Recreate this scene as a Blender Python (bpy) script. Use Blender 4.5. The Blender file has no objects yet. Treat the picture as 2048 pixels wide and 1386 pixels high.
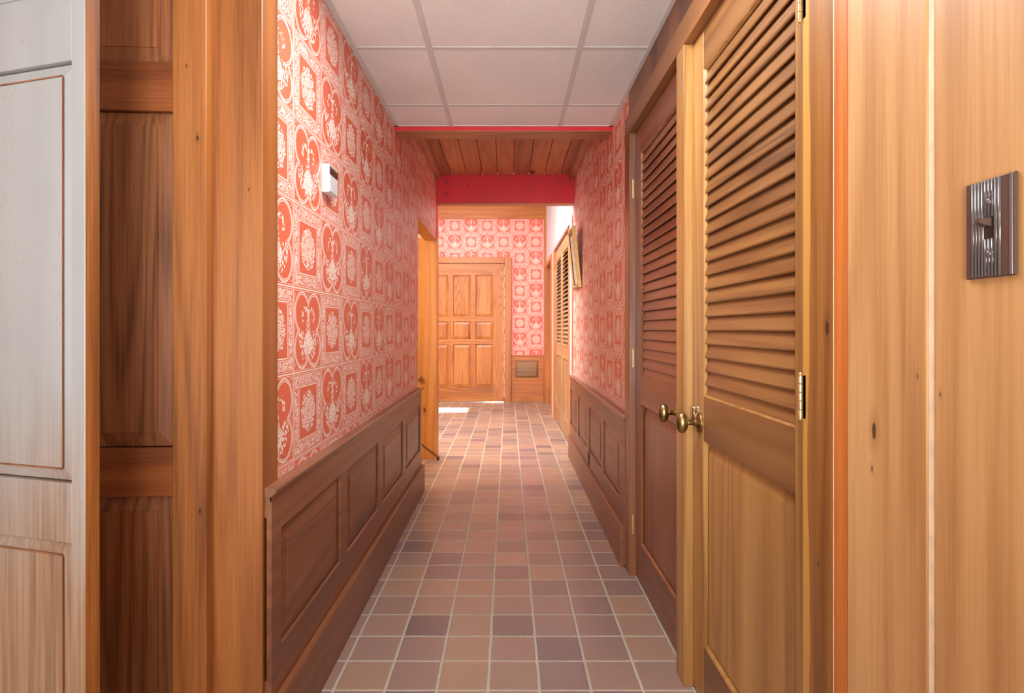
import bpy, bmesh, math, random
from mathutils import Matrix, Vector

random.seed(4)
SC = bpy.context.scene
COL = SC.collection
PI = math.pi

# ------------------------------------------------------------------ colours and node helpers
def s2l(c):
    c = c / 255.0
    return c / 12.92 if c <= 0.04045 else ((c + 0.055) / 1.055) ** 2.4

def rgb(r, g, b):
    return (s2l(r), s2l(g), s2l(b), 1.0)

class E:
    """a node socket or a number, with arithmetic that adds Math nodes"""
    def __init__(s, nt, v):
        s.nt, s.v = nt, v
    def op(s, o, b=None, c=None):
        n = s.nt.nodes.new('ShaderNodeMath'); n.operation = o
        for i, x in enumerate((s, b, c)):
            if x is None: continue
            if isinstance(x, E): x = x.v
            if isinstance(x, (int, float)): n.inputs[i].default_value = x
            else: s.nt.links.new(x, n.inputs[i])
        return E(s.nt, n.outputs[0])
    def __add__(s, b): return s.op('ADD', b)
    def __sub__(s, b): return s.op('SUBTRACT', b)
    def __mul__(s, b): return s.op('MULTIPLY', b)
    def __truediv__(s, b): return s.op('DIVIDE', b)
    def lt(s, b): return s.op('LESS_THAN', b)
    def gt(s, b): return s.op('GREATER_THAN', b)
    def abs(s): return s.op('ABSOLUTE')
    def max(s, b): return s.op('MAXIMUM', b)
    def min(s, b): return s.op('MINIMUM', b)
    def floor(s): return s.op('FLOOR')
    def sq(s): return s.op('MULTIPLY', s)
    def sqrt(s): return s.op('SQRT')
    def sin(s): return s.op('SINE')
    def cos(s): return s.op('COSINE')
    def inv(s): return E(s.nt, 1.0).op('SUBTRACT', s)
    def band(s, lo, hi): return s.gt(lo) * s.lt(hi)

def length(a, b): return (a.sq() + b.sq()).sqrt()

def new_mat(name, rough=0.5, spec=0.5, metallic=0.0):
    m = bpy.data.materials.new(name); m.use_nodes = True
    nt = m.node_tree
    b = nt.nodes['Principled BSDF']
    b.inputs['Roughness'].default_value = rough
    b.inputs['Specular IOR Level'].default_value = spec
    b.inputs['Metallic'].default_value = metallic
    return m, nt, b

def coords(nt):
    t = nt.nodes.new('ShaderNodeTexCoord')
    s = nt.nodes.new('ShaderNodeSeparateXYZ')
    nt.links.new(t.outputs['Object'], s.inputs[0])
    return [E(nt, s.outputs[i]) for i in range(3)]

def vec(nt, x, y, z=0.0):
    n = nt.nodes.new('ShaderNodeCombineXYZ')
    for i, q in enumerate((x, y, z)):
        if isinstance(q, E): nt.links.new(q.v, n.inputs[i])
        else: n.inputs[i].default_value = q
    return n.outputs[0]

def noise(nt, v, scale=1.0, detail=2.0, rough=0.5, dist=0.0):
    n = nt.nodes.new('ShaderNodeTexNoise')
    nt.links.new(v, n.inputs['Vector'])
    n.inputs['Scale'].default_value = scale; n.inputs['Detail'].default_value = detail
    n.inputs['Roughness'].default_value = rough; n.inputs['Distortion'].default_value = dist
    return E(nt, n.outputs['Fac'])

def voronoi(nt, v, scale=1.0, feature='F1', dim='2D'):
    n = nt.nodes.new('ShaderNodeTexVoronoi')
    n.voronoi_dimensions = dim; n.feature = feature
    nt.links.new(v, n.inputs['Vector']); n.inputs['Scale'].default_value = scale
    return E(nt, n.outputs['Distance'])

def white(nt, v):
    n = nt.nodes.new('ShaderNodeTexWhiteNoise'); n.noise_dimensions = '3D'
    nt.links.new(v, n.inputs['Vector'])
    return E(nt, n.outputs['Value'])

def ramp(nt, fac, stops):
    n = nt.nodes.new('ShaderNodeValToRGB')
    nt.links.new(fac.v, n.inputs[0])
    el = n.color_ramp.elements
    while len(el) < len(stops): el.new(0.5)
    for e, (p, c) in zip(el, stops):
        e.position = p; e.color = c
    return n.outputs[0]

def mix(nt, fac, a, b, mode='MIX'):
    n = nt.nodes.new('ShaderNodeMix'); n.data_type = 'RGBA'; n.blend_type = mode
    f = fac.v if isinstance(fac, E) else fac
    if isinstance(f, (int, float)): n.inputs['Factor'].default_value = f
    else: nt.links.new(f, n.inputs['Factor'])
    for k, q in (('A', a), ('B', b)):
        sock = [i for i in n.inputs if i.name == k and i.type == 'RGBA'][0]
        if isinstance(q, tuple): sock.default_value = q
        else: nt.links.new(q, sock)
    return [o for o in n.outputs if o.type == 'RGBA'][0]

def bump(nt, b, h, strength=0.3, dist=0.01):
    n = nt.nodes.new('ShaderNodeBump')
    n.inputs['Strength'].default_value = strength; n.inputs['Distance'].default_value = dist
    nt.links.new(h.v, n.inputs['Height'])
    nt.links.new(n.outputs[0], b.inputs['Normal'])

def plain(name, col, rough=0.5, spec=0.5, metallic=0.0, var=0.06, scale=30):
    m, nt, b = new_mat(name, rough, spec, metallic)
    x, y, z = coords(nt)
    n = noise(nt, vec(nt, x, y, z), scale, 3)
    dk = tuple(c * (1 - var * 2) for c in col[:3]) + (1,)
    lt = tuple(min(1, c * (1 + var * 2)) for c in col[:3]) + (1,)
    nt.links.new(ramp(nt, n, [(0.3, dk), (0.7, lt)]), b.inputs['Base Color'])
    return m

def wood(name, light, mid, dark, grain='z', rough=0.4, spec=0.5, rings=1.0, knots=0.0, plank=None, contrast=1.0, streak=0.0, spots=None, sap=None):
    """stained timber: slow tone drift, cathedral figure, fine fibres and optional knots"""
    m, nt, b = new_mat(name, rough, spec)
    c = coords(nt)
    raw = list(c)
    info = nt.nodes.new('ShaderNodeObjectInfo')
    rnd = E(nt, info.outputs['Random'])
    k = 'xyz'.index(grain)
    c[k] = c[k] + rnd * 7.3
    off = c[(k + 1) % 3] + rnd * 3.1
    c[(k + 1) % 3] = off
    tone = None
    if plank:
        ax, w, ph = plank
        i = ((c['xyz'.index(ax)] + ph) / w).floor()
        tone = white(nt, vec(nt, i, rnd, 0.5))
        c[k] = c[k] + tone * 5.0
    def st(s, lng):
        q = [c[0] * s, c[1] * s, c[2] * s]; q[k] = c[k] * (s * lng)
        return vec(nt, *q)
    slow = noise(nt, st(4.0, 0.10), 1.0, 3, 0.5)
    fig = noise(nt, st(5.0, 0.055), 1.0, 1.5, 0.5, 0.1)
    ring = ((fig * (85.0 * rings)).sin() * 0.5 + 0.5).op('POWER', 2.0)
    fib = noise(nt, st(190.0, 0.02), 1.0, 3, 0.6)
    pores = noise(nt, st(420.0, 0.03), 1.0, 2, 0.5)
    f = (slow - 0.5) * (1.05 * contrast) + (ring - 0.4) * (-0.26 * contrast) + (fib - 0.5) * (0.75 * contrast) + 0.5
    if streak:
        f = f + (noise(nt, st(16.0, 0.05), 1.0, 2) - 0.5) * streak
    if tone is not None: f = f + (tone - 0.5) * 0.34
    col = ramp(nt, f, [(0.12, dark), (0.5, mid), (0.88, light)])
    pf = pores.gt(0.66)
    col = mix(nt, pf * (0.30 * contrast), col, dark)
    if knots:
        q = [c[0] * 4.2, c[1] * 4.2, c[2] * 4.2]; q[k] = c[k] * 1.5
        vd = voronoi(nt, vec(nt, *q), 1.0, 'F1', '3D')
        kn = ((E(nt, knots) - vd) * 14.0).op('MINIMUM', 1.0).op('MAXIMUM', 0.0)
        col = mix(nt, kn * 0.85, col, tuple(v * 0.35 for v in dark[:3]) + (1,))
    if sap:                                       # pale sapwood along one edge of the board, wavering with height
        ax, thr, sc_ = sap
        edge = (raw['xyz'.index(ax)] - thr + (noise(nt, vec(nt, 0.0, 0.0, raw[2] * 1.6), 1.0, 3) - 0.5) * 0.06) * 220.0
        col = mix(nt, edge.op('MINIMUM', 0.85).op('MAXIMUM', 0.0), col, sc_)
    for ax, p, z, r in (spots or []):             # single knots with a dark heart and a darkened halo
        dd_ = length((raw['xyz'.index(ax)] - p) + (fib - 0.5) * (r * 0.9), (raw[2] - z) * 0.42 + (slow - 0.5) * (r * 0.8)) / r
        halo = (E(nt, 1.0) - dd_ * 0.32).op('MAXIMUM', 0.0)
        col = mix(nt, halo * 0.6, col, tuple(v * 0.8 for v in dark[:3]) + (1,))
        col = mix(nt, ((E(nt, 1.0) - dd_) * 4.0).op('MINIMUM', 0.9).op('MAXIMUM', 0.0), col, tuple(v * 0.25 for v in dark[:3]) + (1,))
    nt.links.new(col, b.inputs['Base Color'])
    rr = (fib - 0.5) * 0.25 + rough
    nt.links.new(rr.v, b.inputs['Roughness'])
    bump(nt, b, fib * 0.6 + ring * 0.4, 0.12, 0.0015)
    return m

def wallpaper(name, axis, u0, v0, P=0.2545, red=(226, 110, 80), cream=(244, 236, 224)):
    """printed paper: checkerboard of quatrefoil tiles and framed rosette tiles"""
    m, nt, b = new_mat(name, 0.42, 0.38)
    c = coords(nt)
    u = (c['xyz'.index(axis)] - u0) / P
    v = (c[2] - v0) / P
    iu, iv = u.floor(), v.floor()
    fu, fv = u - iu - 0.5, v - iv - 0.5
    par = (iu + iv).op('FLOORED_MODULO', 2.0).gt(0.5)          # 1: framed rosette, 0: quatrefoil
    au, av = fu.abs(), fv.abs()
    mx = au.max(av)
    uv = vec(nt, u, v)
    leaf_e = voronoi(nt, uv, 24.0, 'DISTANCE_TO_EDGE')
    leaf = leaf_e.gt(0.10)
    thin_v = voronoi(nt, vec(nt, u, v * 0.55), 24.0, 'DISTANCE_TO_EDGE').gt(0.14)
    scr = (noise(nt, uv, 30.0, 1.5, 0.5, 1.0) - 0.5).abs().lt(0.062)
    scr2 = noise(nt, uv, 48.0, 1.0).gt(0.62)
    # quatrefoil tile
    d = length(au - 0.212, av - 0.212) - 0.246
    outl = d.abs().lt(0.009).max((d + 0.026).abs().lt(0.005))
    core = (length(au, av).lt(0.285)).inv()                    # only the outer contour of the four lobes
    outl = outl * core
    corner = d.gt(0.03) * scr2 * mx.lt(0.46)
    # motif: horns, stem, bell skirt and a garland of flowers below
    wob = (noise(nt, uv, 9.0, 2) - 0.5) * 0.10
    thin = leaf_e.gt(0.17)
    dot = voronoi(nt, vec(nt, u + wob * 0.25, v * 0.72 + u * 0.2), 25.0).lt(0.38)
    horn = (length(au - 0.105, fv - 0.16) - 0.10).abs().lt(0.030) * fv.gt(0.10) * dot
    spire = au.lt(0.014) * fv.band(0.12, 0.27)
    bell = length(fu, (fv + 0.165) * 1.25).lt(0.165) * leaf
    wstem = ((E(nt, 0.20) - fv).max(0.0).op('POWER', 1.6) * 0.50 + 0.038) + wob * 0.4
    stem = au.lt(wstem) * fv.band(-0.20, 0.19) * thin_v
    rib = (au - wstem * 0.55).abs().lt(0.009).inv()
    ua = (length(fu * 0.92, (fv + 0.09) * 1.05) + wob - 0.235).abs().lt(0.078) * fv.lt(-0.01 ) * (d.lt(-0.045))
    clus = ua * dot
    q = outl.max(corner).max(horn).max(spire).max(stem * rib).max(clus).max(bell)
    # framed rosette tile
    fr = (mx - 0.318).abs().lt(0.0065).max((mx - 0.342).abs().lt(0.004))
    bord = mx.band(0.355, 0.462) * scr
    r = length(fu, fv)
    th = fv.op('ARCTAN2', fu)
    pet = ((th * 4.0 + 0.4).cos().abs() * 0.16 + 0.108)
    rose = r.lt(pet) * r.gt(0.022) * voronoi(nt, vec(nt, th * 2.55, r * 9.0), 2.0, 'DISTANCE_TO_EDGE').gt(0.12)
    fill = r.lt(0.25) * r.gt(pet + 0.012) * dot
    s = fr.max(bord).max(rose).max(fill)
    msk = par * s + par.inv() * q
    edge = mx.gt(0.4925).max((mx - 0.475).abs().lt(0.0032))
    msk = msk.max(edge)
    drift = noise(nt, vec(nt, c[0], c[1], c[2]), 3.0, 3)
    base = ramp(nt, drift, [(0.3, rgb(*[int(k * 0.95) for k in red])), (0.7, rgb(*red))])
    col = mix(nt, msk, base, rgb(*cream))
    nt.links.new(col, b.inputs['Base Color'])
    bump(nt, b, msk, 0.06, 0.0006)
    return m

def floor_tile(name):
    m, nt, b = new_mat(name, 0.38, 0.5)
    c = coords(nt)
    T = 0.1635
    w1 = noise(nt, vec(nt, c[0], c[1]), 9.0, 2)
    u = (c[0] + 0.0635 + (w1 - 0.5) * 0.004) / T
    v = (c[1] - 1.853 + (w1 - 0.5) * 0.004) / T
    iu, iv = u.floor(), v.floor()
    fu, fv = (u - iu - 0.5).abs(), (v - iv - 0.5).abs()
    gr = fu.max(fv)
    grout = gr.gt(0.474)
    t = white(nt, vec(nt, iu, iv, 3.0))
    t2 = white(nt, vec(nt, iu, iv, 8.0))
    base = ramp(nt, t, [(0.0, rgb(120, 102, 102)), (0.2, rgb(146, 120, 112)), (0.55, rgb(158, 130, 116)), (0.85, rgb(168, 136, 114)), (1.0, rgb(176, 146, 124))])
    mott = noise(nt, vec(nt, c[0], c[1]), 14.0, 4)
    spk = noise(nt, vec(nt, c[0], c[1]), 380.0, 2)
    base = mix(nt, (mott - 0.35) * 0.5, base, rgb(138, 114, 108))
    base = mix(nt, spk.gt(0.66) * 0.25, base, rgb(80, 56, 50))
    gn = noise(nt, vec(nt, c[0], c[1]), 90.0, 3)
    gcol = ramp(nt, gn, [(0.3, rgb(168, 162, 146)), (0.7, rgb(198, 192, 176))])
    nt.links.new(mix(nt, grout, base, gcol), b.inputs['Base Color'])
    rr = grout * 0.4 + t2 * 0.10 + 0.20
    nt.links.new(rr.v, b.inputs['Roughness'])
    hgt = ((E(nt, 0.476) - gr) * 40.0).op('MINIMUM', 1.0).op('MAXIMUM', 0.0) + spk * 0.04
    bump(nt, b, hgt, 0.35, 0.002)
    return m

def tile_ceiling(name):
    m, nt, b = new_mat(name, 0.42, 0.5)
    c = coords(nt)
    p = vec(nt, c[0], c[1], c[2])
    n = noise(nt, p, 3.0, 3)
    worm = noise(nt, p, 95.0, 2, 0.5, 0.8)
    nt.links.new(ramp(nt, n, [(0.3, rgb(228, 231, 229)), (0.7, rgb(236, 238, 236))]), b.inputs['Base Color'])
    bump(nt, b, worm, 0.55, 0.003)
    return m

def pale_pine(name):
    """pine that turns pale grey towards the top of the door, broken up by grain and nicks"""
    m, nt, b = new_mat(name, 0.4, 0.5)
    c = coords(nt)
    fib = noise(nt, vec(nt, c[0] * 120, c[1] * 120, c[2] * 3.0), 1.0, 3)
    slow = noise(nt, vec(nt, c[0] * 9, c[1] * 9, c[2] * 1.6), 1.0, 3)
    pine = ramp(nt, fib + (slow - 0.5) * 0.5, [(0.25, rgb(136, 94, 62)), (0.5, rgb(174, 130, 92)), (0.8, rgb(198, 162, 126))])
    pale_grey = ramp(nt, slow, [(0.3, rgb(172, 173, 174)), (0.7, rgb(184, 186, 186))])
    pale_fac = (c[2] * 1.9 - 0.95 + (slow - 0.5) * 1.0 + (fib - 0.5) * 0.35)  # share of pale grey grows with height, varied by noise
    pale_fac = pale_fac.op('MINIMUM', 0.97).op('MAXIMUM', 0.12)
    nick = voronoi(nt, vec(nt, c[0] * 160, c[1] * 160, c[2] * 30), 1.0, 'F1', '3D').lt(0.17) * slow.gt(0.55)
    pale_fac = pale_fac * (nick * 0.6).inv()
    nt.links.new(mix(nt, pale_fac, pine, pale_grey), b.inputs['Base Color'])
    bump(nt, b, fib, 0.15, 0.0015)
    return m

M = {}
M['wainscot'] = wood('wainscot_stain_along', rgb(150, 98, 64), rgb(126, 76, 48), rgb(88, 52, 34), 'x', 0.36, 0.5, 0.7, contrast=0.8)
M['wainscot_v'] = wood('wainscot_stain_upright', rgb(150, 98, 64), rgb(126, 76, 48), rgb(88, 52, 34), 'z', 0.36, 0.5, 0.7, contrast=0.8)
M['cap'] = wood('cap_rail_stain', rgb(162, 112, 82), rgb(132, 86, 60), rgb(92, 56, 40), 'x', 0.32, 0.5, 0.7, contrast=0.8)
M['post'] = wood('orange_brown_post', rgb(182, 118, 60), rgb(156, 94, 44), rgb(110, 62, 28), 'z', 0.36, 0.5, 0.9, contrast=0.75, streak=0.12, spots=[('x', -.772, 1.62, .003), ('x', -.766, .69, .003), ('x', -.80, 1.8, .0015), ('x', -.66, 1.5, .0015)])
M['darkdoor_z'] = wood('dark_pine_upright', rgb(184, 128, 86), rgb(152, 98, 62), rgb(100, 60, 36), 'z', 0.42, 0.4, 1.0, contrast=1.0)
M['darkdoor_x'] = wood('dark_pine_across', rgb(184, 116, 66), rgb(154, 90, 48), rgb(100, 56, 30), 'x', 0.42, 0.4, 1.0, contrast=0.9)
M['raw_edge'] = wood('raw_sawn_edge', rgb(170, 106, 48), rgb(134, 78, 32), rgb(84, 46, 18), 'z', 0.6, 0.3, 0.5, contrast=1.1)
M['closet_z'] = wood('closet_pine_upright', rgb(194, 148, 86), rgb(168, 120, 66), rgb(126, 84, 46), 'z', 0.34, 0.5, 0.6, contrast=0.9, streak=0.5)
M['closet_x'] = wood('closet_pine_across', rgb(160, 114, 64), rgb(134, 90, 50), rgb(94, 58, 32), 'x', 0.34, 0.5, 0.8, contrast=0.9)
M['closetb_z'] = wood('closet_redwood_upright', rgb(150, 98, 62), rgb(126, 76, 48), rgb(88, 50, 34), 'z', 0.32, 0.5, 0.6, contrast=0.8, streak=0.4)
M['closetb_x'] = wood('closet_redwood_across', rgb(146, 92, 60), rgb(120, 70, 46), rgb(84, 46, 34), 'x', 0.32, 0.5, 0.8, contrast=0.8)
M['far_z'] = wood('far_louver_upright', rgb(192, 148, 104), rgb(168, 122, 80), rgb(126, 86, 54), 'z', 0.34, 0.5, 0.6, contrast=0.7)
M['far_x'] = wood('far_louver_across', rgb(192, 148, 104), rgb(168, 122, 80), rgb(126, 86, 54), 'x', 0.34, 0.5, 0.6, contrast=0.7)
M['casing'] = wood('closet_casing_pine', rgb(182, 126, 64), rgb(152, 98, 46), rgb(108, 64, 28), 'z', 0.36, 0.5, 0.6, contrast=0.9, streak=0.4, spots=[('y', 1.03, 1.147, .006), ('y', 1.06, .72, .002)], sap=('y', 1.088, rgb(206, 152, 74)))
M['casing_x'] = wood('closet_casing_header', rgb(160, 110, 64), rgb(132, 84, 46), rgb(94, 56, 32), 'x', 0.36, 0.5, 0.6, contrast=0.8)
M['boards'] = wood('knotty_light_pine', rgb(216, 170, 114), rgb(196, 144, 92), rgb(160, 108, 64), 'z', 0.4, 0.45, 0.75, contrast=0.75, streak=0.3, spots=[('y', .895, .990, .006), ('y', .90, .93, .002), ('y', .74, .43, .003), ('y', .80, 1.08, .0015), ('y', .758, 1.06, .0015)])
M['strip'] = wood('orange_strip', rgb(216, 132, 62), rgb(194, 106, 44), rgb(150, 74, 30), 'z', 0.4, 0.5, 0.8, contrast=0.8)
M['pale_gap'] = plain('pale_strip', rgb(236, 206, 172), 0.6, 0.3)
M['plank_y'] = wood('ceiling_plank_pine', rgb(196, 132, 82), rgb(168, 102, 60), rgb(126, 70, 40), 'y', 0.42, 0.45, 0.8, knots=0.15, plank=('x', 0.136, 0.632), contrast=0.8)
M['beam_wood'] = wood('beam_pine', rgb(190, 130, 84), rgb(160, 102, 64), rgb(120, 72, 44), 'x', 0.42, 0.45, 0.8, contrast=0.7)
M['jamb'] = wood('honey_jamb', rgb(218, 152, 78), rgb(194, 124, 56), rgb(150, 88, 36), 'z', 0.36, 0.5, 0.6, contrast=0.7, spots=[('x', -.735, .43, .010), ('x', -.742, .62, .004)])
M['oak_z'] = wood('golden_oak_upright', rgb(210, 138, 74), rgb(184, 110, 52), rgb(130, 70, 30), 'z', 0.38, 0.5, 2.2, contrast=0.95)
M['oak_x'] = wood('golden_oak_across', rgb(210, 138, 74), rgb(184, 110, 52), rgb(130, 70, 30), 'x', 0.38, 0.5, 1.6, contrast=0.95)
M['end_z'] = wood('amber_trim_upright', rgb(206, 132, 64), rgb(182, 106, 48), rgb(136, 74, 32), 'z', 0.38, 0.5, 0.7, contrast=0.7)
M['end_x'] = wood('amber_trim_across', rgb(206, 132, 64), rgb(182, 106, 48), rgb(136, 74, 32), 'x', 0.38, 0.5, 0.7, knots=0.08, contrast=0.7)
M['header_planks'] = wood('header_plank_brown', rgb(142, 94, 60), rgb(112, 70, 44), rgb(78, 46, 30), 'z', 0.4, 0.45, 0.6, plank=('y', 0.19, 0.3), contrast=0.9)
M['red'] = plain('deep_red_paint', rgb(204, 20, 34), 0.45, 0.5, 0, 0.05, 6)
M['wornred'] = plain('worn_orange_red_paint', rgb(206, 84, 50), 0.6, 0.3, 0, 0.35, 60)
M['ceiling'] = tile_ceiling('stippled_ceiling_panel')
M['grid'] = plain('ceiling_grid_metal', rgb(206, 206, 204), 0.45, 0.4, 0, 0.02)
M['floor'] = floor_tile('quarry_tile')
M['paper_y'] = wallpaper('red_wallpaper_hall', 'y', 1.724, 1.014)
M['paper_r'] = wallpaper('red_wallpaper_hall_right', 'y', 1.70, 1.014)
M['paper_x'] = wallpaper('red_wallpaper_end', 'x', 0.058, 2.882 - 0.2545 * 12, 0.2565, red=(230, 104, 86), cream=(240, 212, 198))  # pinker than the hall paper: cool light and gloss put into the colour
M['white_wall'] = plain('off_white_wall', rgb(204, 194, 198), 0.35, 0.5, 0, 0.02, 4)  # one even off-white for the foyer right wall
M['plaster'] = plain('cream_plaster', rgb(216, 200, 180), 0.6, 0.3, 0, 0.02, 4)
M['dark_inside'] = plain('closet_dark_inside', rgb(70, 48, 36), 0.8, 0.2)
M['brass'] = plain('aged_brass', rgb(158, 136, 90), 0.34, 0.5, 1.0, 0.12, 60)
M['brass_pale'] = plain('pale_brass_hinge', rgb(196, 168, 116), 0.4, 0.5, 0.6, 0.1, 80)
M['chrome'] = plain('bright_latch_steel', rgb(214, 206, 190), 0.15, 0.5, 1.0, 0.05)
M['gold'] = plain('worn_gold_frame', rgb(186, 146, 88), 0.4, 0.5, 0.6, 0.2, 90)
M['frame_dark'] = plain('dark_frame_line', rgb(60, 44, 30), 0.5)
M['mat_pink'] = plain('faded_pink_mat', rgb(224, 170, 148), 0.6, 0.3, 0, 0.1, 50)
M['art'] = plain('faded_print', rgb(196, 168, 140), 0.6, 0.3, 0, 0.2, 25)
M['white_plastic'] = plain('white_plastic', rgb(236, 236, 234), 0.4, 0.4, 0, 0.01)
M['grey_plastic'] = plain('pale_grey_plastic', rgb(204, 206, 208), 0.4, 0.4, 0, 0.02)
M['display'] = plain('smoky_brown_window', rgb(74, 54, 42), 0.15, 0.6, 0, 0.3, 140)
M['bakelite'] = plain('brown_bakelite', rgb(84, 62, 52), 0.22, 0.6, 0, 0.05)
M['bakelite_rib'] = plain('ribbed_bakelite', rgb(112, 104, 102), 0.2, 0.8, 0.35, 0.05)
M['black'] = plain('black_plastic', rgb(32, 26, 24), 0.35, 0.5)
M['wire'] = plain('dark_wire', rgb(50, 32, 26), 0.5, 0.4)
M['pale_pine'] = pale_pine('pale_grey_pine')
M['gap_light'] = plain('gap_daylight_white', rgb(246, 244, 236), 0.4, 0.4, 0, 0.01)
M['scuff'] = plain('pale_scuff', rgb(190, 164, 142), 0.6, 0.3, 0, 0.1)

# ------------------------------------------------------------------ mesh helpers
def link(name, bm, mat, parent=None, smooth=False):
    bmesh.ops.recalc_face_normals(bm, faces=bm.faces)
    me = bpy.data.meshes.new(name); bm.to_mesh(me); bm.free()
    for mm in (mat if isinstance(mat, (list, tuple)) else [mat]): me.materials.append(mm)
    if smooth:
        for p in me.polygons: p.use_smooth = True
    o = bpy.data.objects.new(name, me); COL.objects.link(o)
    if parent is not None: o.parent = parent
    return o

def tag(o, label=None, cat=None, group=None, kind=None):
    if label: o['label'] = label
    if cat: o['category'] = cat
    if group: o['group'] = group
    if kind: o['kind'] = kind
    return o

def empty(name, loc=(0, 0, 0), rot=(0, 0, 0)):
    o = bpy.data.objects.new(name, None); COL.objects.link(o)
    o.empty_display_size = 0.1; o.location = loc; o.rotation_euler = rot
    return o

def box(bm, x0, x1, y0, y1, z0, z1, bev=0.0, mi=0):
    r = bmesh.ops.create_cube(bm, size=1.0)
    vs = r['verts']
    for v in vs:
        v.co = Vector((x0 + (v.co.x + .5) * (x1 - x0), y0 + (v.co.y + .5) * (y1 - y0), z0 + (v.co.z + .5) * (z1 - z0)))
    fs = {f for v in vs for f in v.link_faces}
    for f in fs: f.material_index = mi
    if bev:
        es = {e for v in vs for e in v.link_edges}
        bmesh.ops.bevel(bm, geom=list(es), offset=bev, segments=1, affect='EDGES', profile=0.5)

def B(name, mat, parent, *boxes, bev=0.0):
    bm = bmesh.new()
    for bx in boxes: box(bm, *bx, bev=bev)
    return link(name, bm, mat, parent)

def quad(bm, pts, mi=0):
    f = bm.faces.new([bm.verts.new(p) for p in pts]); f.material_index = mi
    return f

def ring_quads(bm, a, b):
    """a, b: rectangles (x0,x1,z0,z1,y) joined by four sloping faces"""
    def cs(r): return [(r[0], r[4], r[2]), (r[1], r[4], r[2]), (r[1], r[4], r[3]), (r[0], r[4], r[3])]
    A, Bq = cs(a), cs(b)
    for i in range(4):
        j = (i + 1) % 4
        quad(bm, [A[i], A[j], Bq[j], Bq[i]])

def raised(bm, x0, x1, z0, z1, ye, yf, bw, step=0.003):
    """raised panel seen from -y: edge at depth ye, field at yf, bevel width bw, small step"""
    ring_quads(bm, (x0, x1, z0, z1, ye), (x0 + bw, x1 - bw, z0 + bw, z1 - bw, yf + step))
    ring_quads(bm, (x0 + bw, x1 - bw, z0 + bw, z1 - bw, yf + step), (x0 + bw + .001, x1 - bw - .001, z0 + bw + .001, z1 - bw - .001, yf))
    w = bw + .001
    quad(bm, [(x0 + w, yf, z0 + w), (x1 - w, yf, z0 + w), (x1 - w, yf, z1 - w), (x0 + w, yf, z1 - w)])
    yb = ye + 0.012
    ring_quads(bm, (x0, x1, z0, z1, ye), (x0, x1, z0, z1, yb))
    quad(bm, [(x0, yb, z0), (x0, yb, z1), (x1, yb, z1), (x1, yb, z0)])

def sticking(bm, x0, x1, z0, z1, y, w=0.008, d=0.009):
    """moulded inner edge round an opening"""
    ring_quads(bm, (x0, x1, z0, z1, y), (x0 + w * .4, x1 - w * .4, z0 + w * .4, z1 - w * .4, y + d * .25))
    ring_quads(bm, (x0 + w * .4, x1 - w * .4, z0 + w * .4, z1 - w * .4, y + d * .25), (x0 + w, x1 - w, z0 + w, z1 - w, y + d))

def lathe(bm, prof, cen, axis='y', n=28, sx=1.0, sz=1.0):
    """prof: list of (r, t); t along axis; oval scale sx, sz across"""
    rings = []
    for r, t in prof:
        row = []
        for i in range(n):
            a = 2 * PI * i / n
            p, q = r * math.cos(a) * sx, r * math.sin(a) * sz
            if axis == 'y': co = (cen[0] + p, cen[1] + t, cen[2] + q)
            elif axis == 'z': co = (cen[0] + p, cen[1] + q, cen[2] + t)
            else: co = (cen[0] + t, cen[1] + p, cen[2] + q)
            row.append(bm.verts.new(co))
        rings.append(row)
    for A, Bq in zip(rings, rings[1:]):
        for i in range(n):
            j = (i + 1) % n
            bm.faces.new((A[i], A[j], Bq[j], Bq[i]))
    bm.faces.new(rings[0]); bm.faces.new(rings[-1])

def tube(bm, pts, r, n=8):
    pts = [Vector(p) for p in pts]; rows = []
    for i, p in enumerate(pts):
        t = (pts[min(i + 1, len(pts) - 1)] - pts[max(i - 1, 0)]).normalized()
        s = t.cross(Vector((0, 0, 1)))
        if s.length < 1e-3: s = t.cross(Vector((1, 0, 0)))
        s.normalize(); q = t.cross(s)
        rows.append([bm.verts.new(p + s * (r * math.cos(2 * PI * k / n)) + q * (r * math.sin(2 * PI * k / n))) for k in range(n)])
    for A, Bq in zip(rows, rows[1:]):
        for k in range(n): bm.faces.new((A[k], A[(k + 1) % n], Bq[(k + 1) % n], Bq[k]))
    bm.faces.new(rows[0]); bm.faces.new(rows[-1])

def sweep(bm, prof, x0, x1):
    """extrude a profile of (y,z) points along x"""
    a = [bm.verts.new((x0, y, z)) for y, z in prof]; b = [bm.verts.new((x1, y, z)) for y, z in prof]
    n = len(prof)
    for i in range(n):
        j = (i + 1) % n
        bm.faces.new((a[i], a[j], b[j], b[i]))
    bm.faces.new(a); bm.faces.new(b)

# ------------------------------------------------------------------ key dimensions (metres; camera at x=0, y=0)
XL, XR = -0.632, 0.583          # papered faces of the hall
ZC = 2.277                      # suspended ceiling
YB1, YB2, YE = 3.27, 5.13, 9.24 # first beam, second beam, end wall
XF = 0.60                       # foyer right wall
ZF = 3.2                        # foyer ceiling
S = 'structure'

# ------------------------------------------------------------------ the setting
bm = bmesh.new(); box(bm, -3.1, 1.3, -7.1, YE + .1, -.1, 0)
tag(link('floor', bm, M['floor']), 'brown and mauve square quarry tile floor with pale grout', 'floor', kind=S)

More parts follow.
